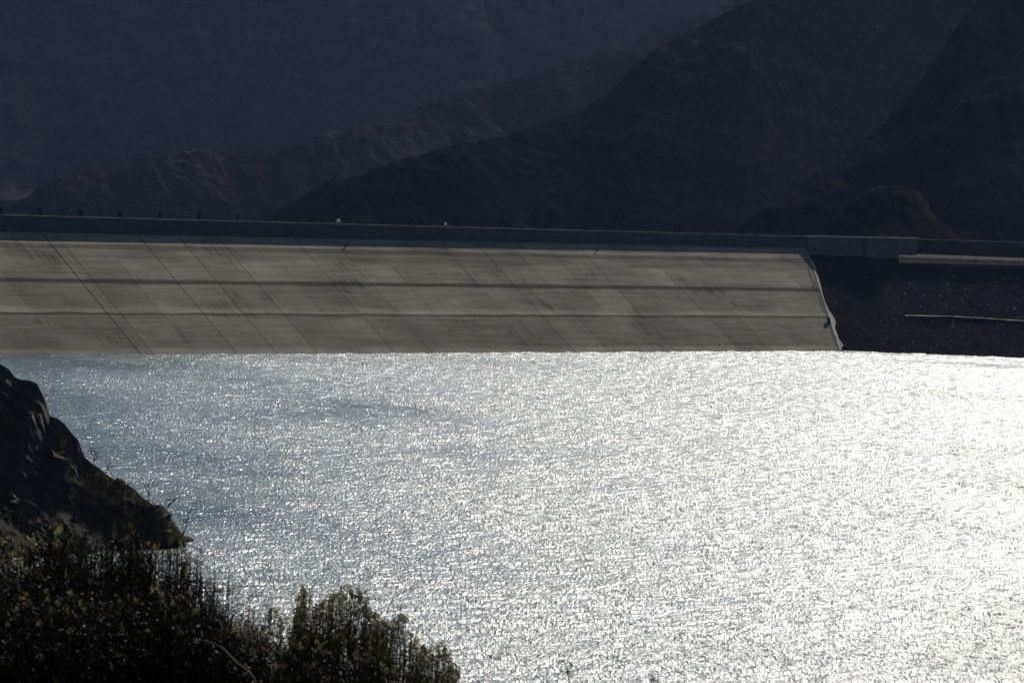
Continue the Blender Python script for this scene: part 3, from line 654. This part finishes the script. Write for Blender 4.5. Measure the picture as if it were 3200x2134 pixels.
# single sprigs and dry twigs
def sprig(label, pxs, Y, hm, hs, name='sprig'):
    p = [on_y(x, y, Y) for x, y in pxs]; g = float(gz(np.array(p[0][0]), np.array(Y)))
    t = thing(name, label, 'plant', (p[0][0], Y, g)); s = MB(); s.tube([np.array([p[0][0] + .05, Y, g])] + p, [.006] + [.004] * len(p), 4); part(s.build('stem', SM), t)
    rs = np.random.RandomState(int(pxs[-1][0])); n = 60; C = p[-1] + rs.normal(0, 1, (n, 3)) * np.array([hs, hs, hs * 1.9]); D = unit(rs.normal(0, 1, (n, 3)) + [0, 0, 1.5]); W = unit(np.cross(D, rs.normal(0, 1, C.shape)))
    v, f = quads(C, D, W, .028, .012); part(raw_obj('seed_head', v, f, hm), t)
sprig('lone dark sprig poking above the bottom edge right of the shrubs', [(1775, 2150), (1776, 2120), (1777, 2096)], 36, LD, .018)
sprig('brown seed head barely showing at the bottom edge, right of the lone sprig', [(2035, 2170), (2040, 2134)], 35, HMr, .02)
def twig(label, pxs, Ys, rad, mat):
    p = [on_y(x, y, Y) for (x, y), Y in zip(pxs, Ys)]; s = MB(); s.tube(p, list(np.linspace(rad, rad * .5, len(p))), 5)
    o = s.build('twig', mat, None, True); return tag(o, label, 'twig')
twig('long thin dark twig slanting up right out of the flowering shrub', [(1120, 2030), (1165, 1970), (1203, 1925), (1222, 1880), (1238, 1850), (1241, 1830)], [40] * 6, .005, SM)
twig('dark branch reaching right over the water, lower of two', [(560, 1862), (640, 1848), (700, 1846), (750, 1834), (778, 1828)], [43] * 5, .007, SM)
twig('dark branch reaching right over the water, upper of two', [(600, 1818), (660, 1820), (720, 1828), (775, 1832)], [43.4] * 4, .006, SM)
twig('thin straight dark stalk lying level over the water behind the shrubs', [(770, 1858), (850, 1865), (935, 1874)], [44] * 3, .004, SM)
GB = simple('dead_wood', (.12, .11, .095), scale=10)
twig('pale bare curving dead branch low among the dark shrubs', [(640, 2000), (690, 2020), (740, 2070), (775, 2095), (795, 2120), (803, 2150)], [37.2, 37.1, 37, 36.9, 36.8, 36.8], .012, GB)
twig('dark slender twig with tip rising beside the waterline rock', [(560, 1730), (590, 1700), (640, 1727), (685, 1738)], [44] * 4, .004, SM)

# bushes on the headland edge
def head_z(x, y):
    i = np.argmin((HX - x) ** 2 + (HY - y) ** 2); return float(HZ.ravel()[i])
def bare_bush(label, px0, py0, tips, Y, seed):
    rs = np.random.RandomState(seed); b = on_y(px0, py0, Y); t = thing('bare_bush', label, 'bush', tuple(b), 'bare bushes on the edge of the headland'); s = MB()
    C = []
    for x, y in tips:
        e = on_y(x, y, Y); m_ = (b + e) / 2 + rs.normal(0, .12, 3); s.tube([b - [0, 0, .3], m_, e], [.06, .045, .025], 4)
        for k in range(5):
            q = b + (e - b) * rs.uniform(.35, .95); w_ = q + np.array([rs.normal(0, .4), rs.normal(0, .3), rs.uniform(.2, .7)]); s.tube([q, w_], [.03, .015], 3); C.append(w_)
    part(s.build('branches', SM), t)
    C = np.repeat(np.array(C), 8, 0) + rs.normal(0, .12, (len(C) * 8, 3)); D = unit(rs.normal(0, 1, C.shape)); W = unit(np.cross(D, rs.normal(0, 1, C.shape)))
    v, f = quads(C, D, W, .12, .06); part(raw_obj('foliage', v, f, LD), t)
bare_bush('leafless bush leaning right over the water near the tip of the headland', 572, 1668, [(585, 1620), (592, 1598), (560, 1600), (600, 1585), (575, 1610)], 673, 3)
bare_bush('thin bare bush with a long whip on the headland edge, midway down', 524, 1582, [(545, 1562), (562, 1548), (530, 1560)], 672, 5)
bare_bush('single upright bare stem on the headland edge, below the rounded rock', 466, 1545, [(464, 1508), (482, 1505), (448, 1508)], 671, 6)
bare_bush('grassy bush tuft on the headland edge beside the rounded rock', 292, 1436, [(283, 1408), (291, 1404), (300, 1412), (312, 1418), (320, 1432)], 670, 7)
bare_bush('small bush tuft on the headland edge below the grassy tuft', 340, 1470, [(330, 1440), (345, 1448), (352, 1458)], 670, 8)
# scrub growing over the headland
rs = np.random.RandomState(77); idx = rs.randint(0, HX.size, 260000)
hx, hy, hz = HX.ravel()[idx], HY.ravel()[idx], HZ.ravel()[idx]; pz = fbm(hx / 5, hy / 5, 3, 61)
k = (hx > -75) & (hz > .8) & (pz > -.08) & (hy < 667 + hx * .05 + 1.0); hx, hy, hz = hx[k], hy[k], hz[k]; C = np.stack([hx, hy, hz], -1)
ti, tj = rs.randint(0, TX.shape[0], 30000), rs.randint(0, TX.shape[1], 30000); T_ = np.stack([TX[ti, tj], TY[ti, tj], TZ[ti, tj]], -1); T_ = T_[(T_[:, 2] > .3) & (fbm(T_[:, 0] / 4, T_[:, 1] / 4, 3, 66) > -.12)]
C = np.concatenate([C, T_ + [0, .45, -.25]]); C = np.repeat(C, 3, 0); C = C + rs.normal(0, 1, C.shape) * [.35, .35, .25] + [0, -.5, .35]; D = unit(rs.normal(0, .5, C.shape) + [0, 0, 1]); W = unit(np.cross(D, rs.normal(0, 1, C.shape))); s = rs.uniform(.5, 1.4, (len(C), 1))
v, f = quads(C, D, W, .36 * s, .10 * s); o = raw_obj('scrub', v, f, DG); struct(o, 'dry scrub and grass covering the rock headland', 'scrub', 'stuff')
# waterline rocks off the headland tip
RM = simple('wet_rock', (.05, .045, .045), scale=2, bump=.2, rough=.5) if False else simple('wet_rock', (.05, .045, .045), scale=2, bump=.2)
def rock(label, x, y, sx, sy, sz, seed):
    rs = np.random.RandomState(seed); p = on_z(x, y, 0); me = bpy.data.meshes.new('rock'); vs = []; n = 14; m_ = 8
    for i in range(m_ + 1):
        for j in range(n):
            th = math.pi * i / m_; ph = 2 * math.pi * j / n; r = 1 + rs.uniform(-.22, .22) * math.sin(th); vs.append((math.sin(th) * math.cos(ph) * sx * r, math.sin(th) * math.sin(ph) * sy * r, math.cos(th) * sz * r))
    fs = [(i * n + j, i * n + (j + 1) % n, (i + 1) * n + (j + 1) % n, (i + 1) * n + j) for i in range(m_) for j in range(n)]
    me.from_pydata(vs, [], fs); me.update(); me.materials.append(RM); o = link(bpy.data.objects.new('rock', me)); o.location = tuple(p); tag(o, label, 'rock')
rock('low dark rock in the water at the tip of the headland', 564, 1712, .6, 1.2, .35, 1)
rock('dark pointed rock where the headland meets the water', 585, 1690, 1.1, 2.0, .8, 2)

# ------------------------------------------------------------------ haze
me = bpy.data.meshes.new('haze'); x0, x1, y0, y1, z0, z1 = -9000, 9500, -600, 12000, -60, 3200
me.from_pydata([(x0, y0, z0), (x1, y0, z0), (x1, y1, z0), (x0, y1, z0), (x0, y0, z1), (x1, y0, z1), (x1, y1, z1), (x0, y1, z1)], [], [(0, 3, 2, 1), (4, 5, 6, 7), (0, 1, 5, 4), (1, 2, 6, 5), (2, 3, 7, 6), (3, 0, 4, 7)]); me.update()
hm = bpy.data.materials.new('haze_air'); hm.use_nodes = True; t = hm.node_tree; t.nodes.remove(t.nodes['Principled BSDF']); pv = t.nodes.new('ShaderNodeVolumePrincipled')
pv.inputs['Density'].default_value = 0.66e-5; pv.inputs['Color'].default_value = (.36, .51, 1, 1); pv.inputs['Anisotropy'].default_value = .55
t.links.new(pv.outputs[0], t.nodes['Material Output'].inputs['Volume']); me.materials.append(hm)
struct(link(bpy.data.objects.new('haze', me)), 'thin bluish haze in the valley air', 'haze', 'stuff')
